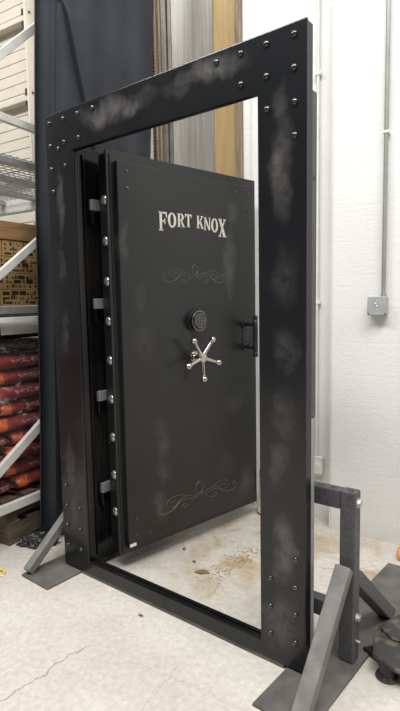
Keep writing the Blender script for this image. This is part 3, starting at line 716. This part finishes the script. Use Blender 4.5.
# plastic film pack lying on the upper deck
# wrapped load lying on the lower deck: plank and printed cartons
def pallet(name, x, y, z, label, lx=0.9, ly=1.0, group=None):
    t = thing(name, wall_pt(x, y, z), WR, label, 'pallet', group)
    for i in range(3):
        b = MB(); b.box(-lx+i*(lx-0.09)/2, -lx+i*(lx-0.09)/2+0.09, 0, ly, 0.0225, 0.120); b.build('stringer', MAT_PALLET, t, 0.002)
    for i in range(7):
        y0 = i*(ly-0.09)/6; b = MB(); b.box(-lx, 0, y0, y0+0.09, 0.1205, 0.142); b.build('deck_board', MAT_PALLET, t, 0.002)
    for i in range(3):
        y0 = i*(ly-0.09)/2; b = MB(); b.box(-lx, 0, y0, y0+0.09, 0, 0.022); b.build('bottom_board', MAT_PALLET, t, 0.002)
    return t
pallet('pallet', -1.80, -1.20, 0.001, 'weathered wooden pallet on the floor, lowest under the red bags')
pallet('pallet', -1.81, -1.21, 0.145, 'wooden pallet directly beneath the red bags, on another pallet')

def bag_mesh(L, Wd, Hh, mat, seed):
    random.seed(seed); from mathutils import noise as nz_
    bm = bmesh.new(); nx, ny = 10, 22; grid = {}
    for side in (1, -1):
        for i in range(nx+1):
            for j in range(ny+1):
                u = i/nx*2-1; v = j/ny*2-1
                e = (max(0, 1-abs(u)**8)*max(0, 1-abs(v)**10))**0.5
                edge = (i in (0, nx) or j in (0, ny))
                if edge and side < 0: grid[(side, i, j)] = grid[(1, i, j)]; continue
                nn = nz_.noise(Vector((u*2+seed, v*4, side*3)))*0.16 + nz_.noise(Vector((u*6, v*11+seed, side)))*0.06
                zz = Hh/2 + side*e*Hh/2*(1+min(0, nn)-0.0)
                grid[(side, i, j)] = bm.verts.new((-Wd/2+u*Wd/2*(1+0.02*nn*6), L/2+v*L/2*(1+0.01*nn*6), zz))
    for side in (1, -1):
        for i in range(nx):
            for j in range(ny):
                q = [grid[(side, i, j)], grid[(side, i+1, j)], grid[(side, i+1, j+1)], grid[(side, i, j+1)]]
                if len(set(q)) == 4:
                    try: bm.faces.new(q if side > 0 else list(reversed(q)))
                    except ValueError: pass
    bmesh.ops.recalc_face_normals(bm, faces=bm.faces)
    me = bpy.data.meshes.new('bag'); bm.to_mesh(me); bm.free(); me.materials.append(mat)
    for p in me.polygons: p.use_smooth = True
    return me
ORD = ['lowest', 'second from the bottom', 'third from the bottom', 'fourth from the bottom', 'middle', 'fourth from the top', 'third from the top', 'second from the top', 'topmost']
starts = [18, 8, 11, 17, 2, 8, -3, 2, -5]
meshes = [bag_mesh(0.62, 0.42, 0.094, MAT_BAG, s_) for s_ in (1, 5, 9)]
for i in range(9):
    d0 = -1.235 + 0.008*starts[i]
    z0 = 0.292 + i*0.0965
    o = bpy.data.objects.new('bag', meshes[i % 3]); col.objects.link(o)
    o.location = wall_pt(-1.832 - (0.012 if i % 2 else 0), d0, z0); o.rotation_euler = (0, 0, WR + 0.01*(i % 3-1))
    tag(o, 'dark red and orange plastic bag, %s red bag of the curtain-side column' % ORD[i], 'bag', 'red bags stacked on the pallet')
for i in range(9):
    d0 = -1.235 + 0.008*starts[i] - 0.635
    o = bpy.data.objects.new('bag', meshes[(i+1) % 3]); col.objects.link(o)
    o.location = wall_pt(-1.84, d0, 0.292+i*0.0965); o.rotation_euler = (0, 0, WR)
    tag(o, 'red plastic bag at the picture edge, %s of the outer column' % ORD[i].replace(' from the', ' from'), 'bag', 'red bags stacked on the pallet')
dk = bag_mesh(0.95, 0.5, 0.105, MAT_DARKBAG, 21)
for i, (z0, lab) in enumerate(((1.162, 'glossy black plastic bag lying directly on the red bags'), (1.249, 'glossy dark plastic bag on top of the black bag, just under the rack deck'))):
    o = bpy.data.objects.new('bag', dk); col.objects.link(o); o.location = wall_pt(-1.835-0.015*i, -1.62+0.04*i, z0); o.rotation_euler = (0.0, 0, WR+0.02*i)
    o.scale = (1, 1, 0.80)
    tag(o, lab, 'bag', 'black bags on the red bags')
# stretch film around the load
b = MB(); vs = []
from mathutils import noise as _nz
ny, nzn = 40, 30
for j in range(nzn+1):
    for i in range(ny+1):
        y = -1.55 + 1.1*i/ny; z_ = 0.35 + 0.90*j/nzn
        vs.append((0.012 + 0.012*_nz.noise(Vector((y*9, z_*12, 0))), y, z_))
b.add(vs, [(j*(ny+1)+i, j*(ny+1)+i+1, (j+1)*(ny+1)+i+1, (j+1)*(ny+1)+i) for j in range(nzn) for i in range(ny)])
o = b.build('stretch_film', MAT_FILM, None, smooth=True); o.location = wall_pt(-1.826, 0, 0); o.rotation_euler = (0, 0, WR)
sol = o.modifiers.new('thick', 'SOLIDIFY'); sol.thickness = 0.0006
tag(o, 'clear wrinkled stretch film wrapped around the red bags', 'film')

# printed cartons
random.seed(11)
def carton(d, z0, ly, hz_, label):
    t = thing('cardboard_box', wall_pt(-1.875, d, z0), WR, label, 'box', 'printed cartons on the rack shelf')
    b = MB(); b.box(-0.42, 0, 0, ly-0.003, 0, hz_-0.002); b.build('carton', MAT_CARD, t, 0.003)
    b = MB()
    for r_ in range(3):
        zz = 0.012 + r_*(hz_-0.02)/3; y = 0.012
        while y < ly-0.05:
            w_ = random.choice((0.004, 0.006, 0.010, 0.014, 0.05)); h_ = random.choice((0.010, 0.014, 0.020, 0.026))
            b.box(0.0002, 0.0012, y, min(y+w_, ly-0.01), zz, zz+h_); y += w_ + random.choice((0.005, 0.008, 0.016, 0.03))
    b.build('print', MAT_INK, t)
rows = ['bottom', 'second', 'third', 'top']
for r_ in range(4):
    for c_, (d, ly) in enumerate(((-1.42, 0.315), (-1.10, 0.315), (-0.78, 0.315))):
        carton(d + (0.03 if r_ % 2 else 0), 1.458 + r_*0.100, ly, 0.100,
               'brown printed cardboard carton, %s layer, %s' % (rows[r_], ('at the picture edge', 'middle column', 'partly behind the curtain')[c_]))
for i, lab in enumerate(('flat brown board lying on the printed cartons', 'thinner brown board on top of the other board above the cartons')):
    b = MB(); b.box(-0.45, 0.004-0.01*i, 0, 1.0, 0, 0.065 if i == 0 else 0.045); o = b.build('wooden_board', MAT_BOARD, None, 0.004)
    o.location = wall_pt(-1.87, -1.45, 1.8585 + i*0.0655); o.rotation_euler = (0, 0, WR); tag(o, lab, 'board')

# ---------------------------------------------------------------- floor litter
def leafy(x, y, sz, label, mat, seed, name='dry_leaf', cat='leaf'):
    random.seed(seed); n = 11; b = MB(); ring_ = []
    for i in range(n):
        a = 2*math.pi*i/n; r = sz*random.uniform(0.6, 1.1); ring_.append((r*math.cos(a), 0.55*r*math.sin(a), random.uniform(0.002, 0.010)))
    vs = [(0, 0, 0.004)] + ring_; b.add(vs, [(0, 1+i, 1+(i+1) % n) for i in range(n)])
    o = b.build(name, mat, None); o.location = (x, y, 0.001); o.rotation_euler = (0, 0, random.uniform(0, 3))
    s_ = o.modifiers.new('thick', 'SOLIDIFY'); s_.thickness = 0.0012; return tag(o, label, cat)
leafy(-0.012, 2.685, 0.045, 'largest curled brown leaf on the floor inside the opening', MAT_LEAF, 1)
leafy(-0.115, 2.955, 0.020, 'brown leaf in the shade of the door bottom', MAT_LEAF, 2)
leafy(-0.055, 2.80, 0.015, 'small brown leaf between two larger leaves', MAT_LEAF, 3)
leafy(0.235, 2.82, 0.032, 'pale brown leaf amid the straw chips', MAT_STRAW, 4)
leafy(-0.345, 3.02, 0.022, 'brown leaf fragment by the hinge-side door corner', MAT_LEAF, 5)
leafy(-0.300, 2.30, 0.014, 'tiny brown leaf on the concrete in front of the sill', MAT_LEAF, 6)
leafy(-0.255, 2.53, 0.014, 'tiny brown leaf lying close behind the sill', MAT_LEAF, 8)
random.seed(5); b = MB()
for i in range(150):
    t = random.random(); x = 0.02+0.30*t+random.gauss(0, 0.035); y = 2.62+0.32*t+random.gauss(0, 0.05); a = random.uniform(0, 3.1); L = random.uniform(0.003, 0.010)
    b.beam((x-L*math.cos(a), y-L*math.sin(a), 0.002), (x+L*math.cos(a), y+L*math.sin(a), 0.002), 0.003, 0.002)
o = b.build('straw_chips', MAT_STRAW, None); tag(o, 'scattered straw chips on the floor beyond the sill', 'debris', kind='stuff')
random.seed(9)
b = MB(); cx, cy = -1.145, 2.70
b.tube([(cx+0.055*math.cos(a*0.2), cy+0.04*math.sin(a*0.2), 0.008+0.004*math.sin(a*0.4)) for a in range(30)], 0.0055, 8)
o = b.build('strapping_loop', MAT_YELLOW, None, smooth=True); tag(o, 'loop of yellow plastic strap on the floor at the left edge', 'strap')
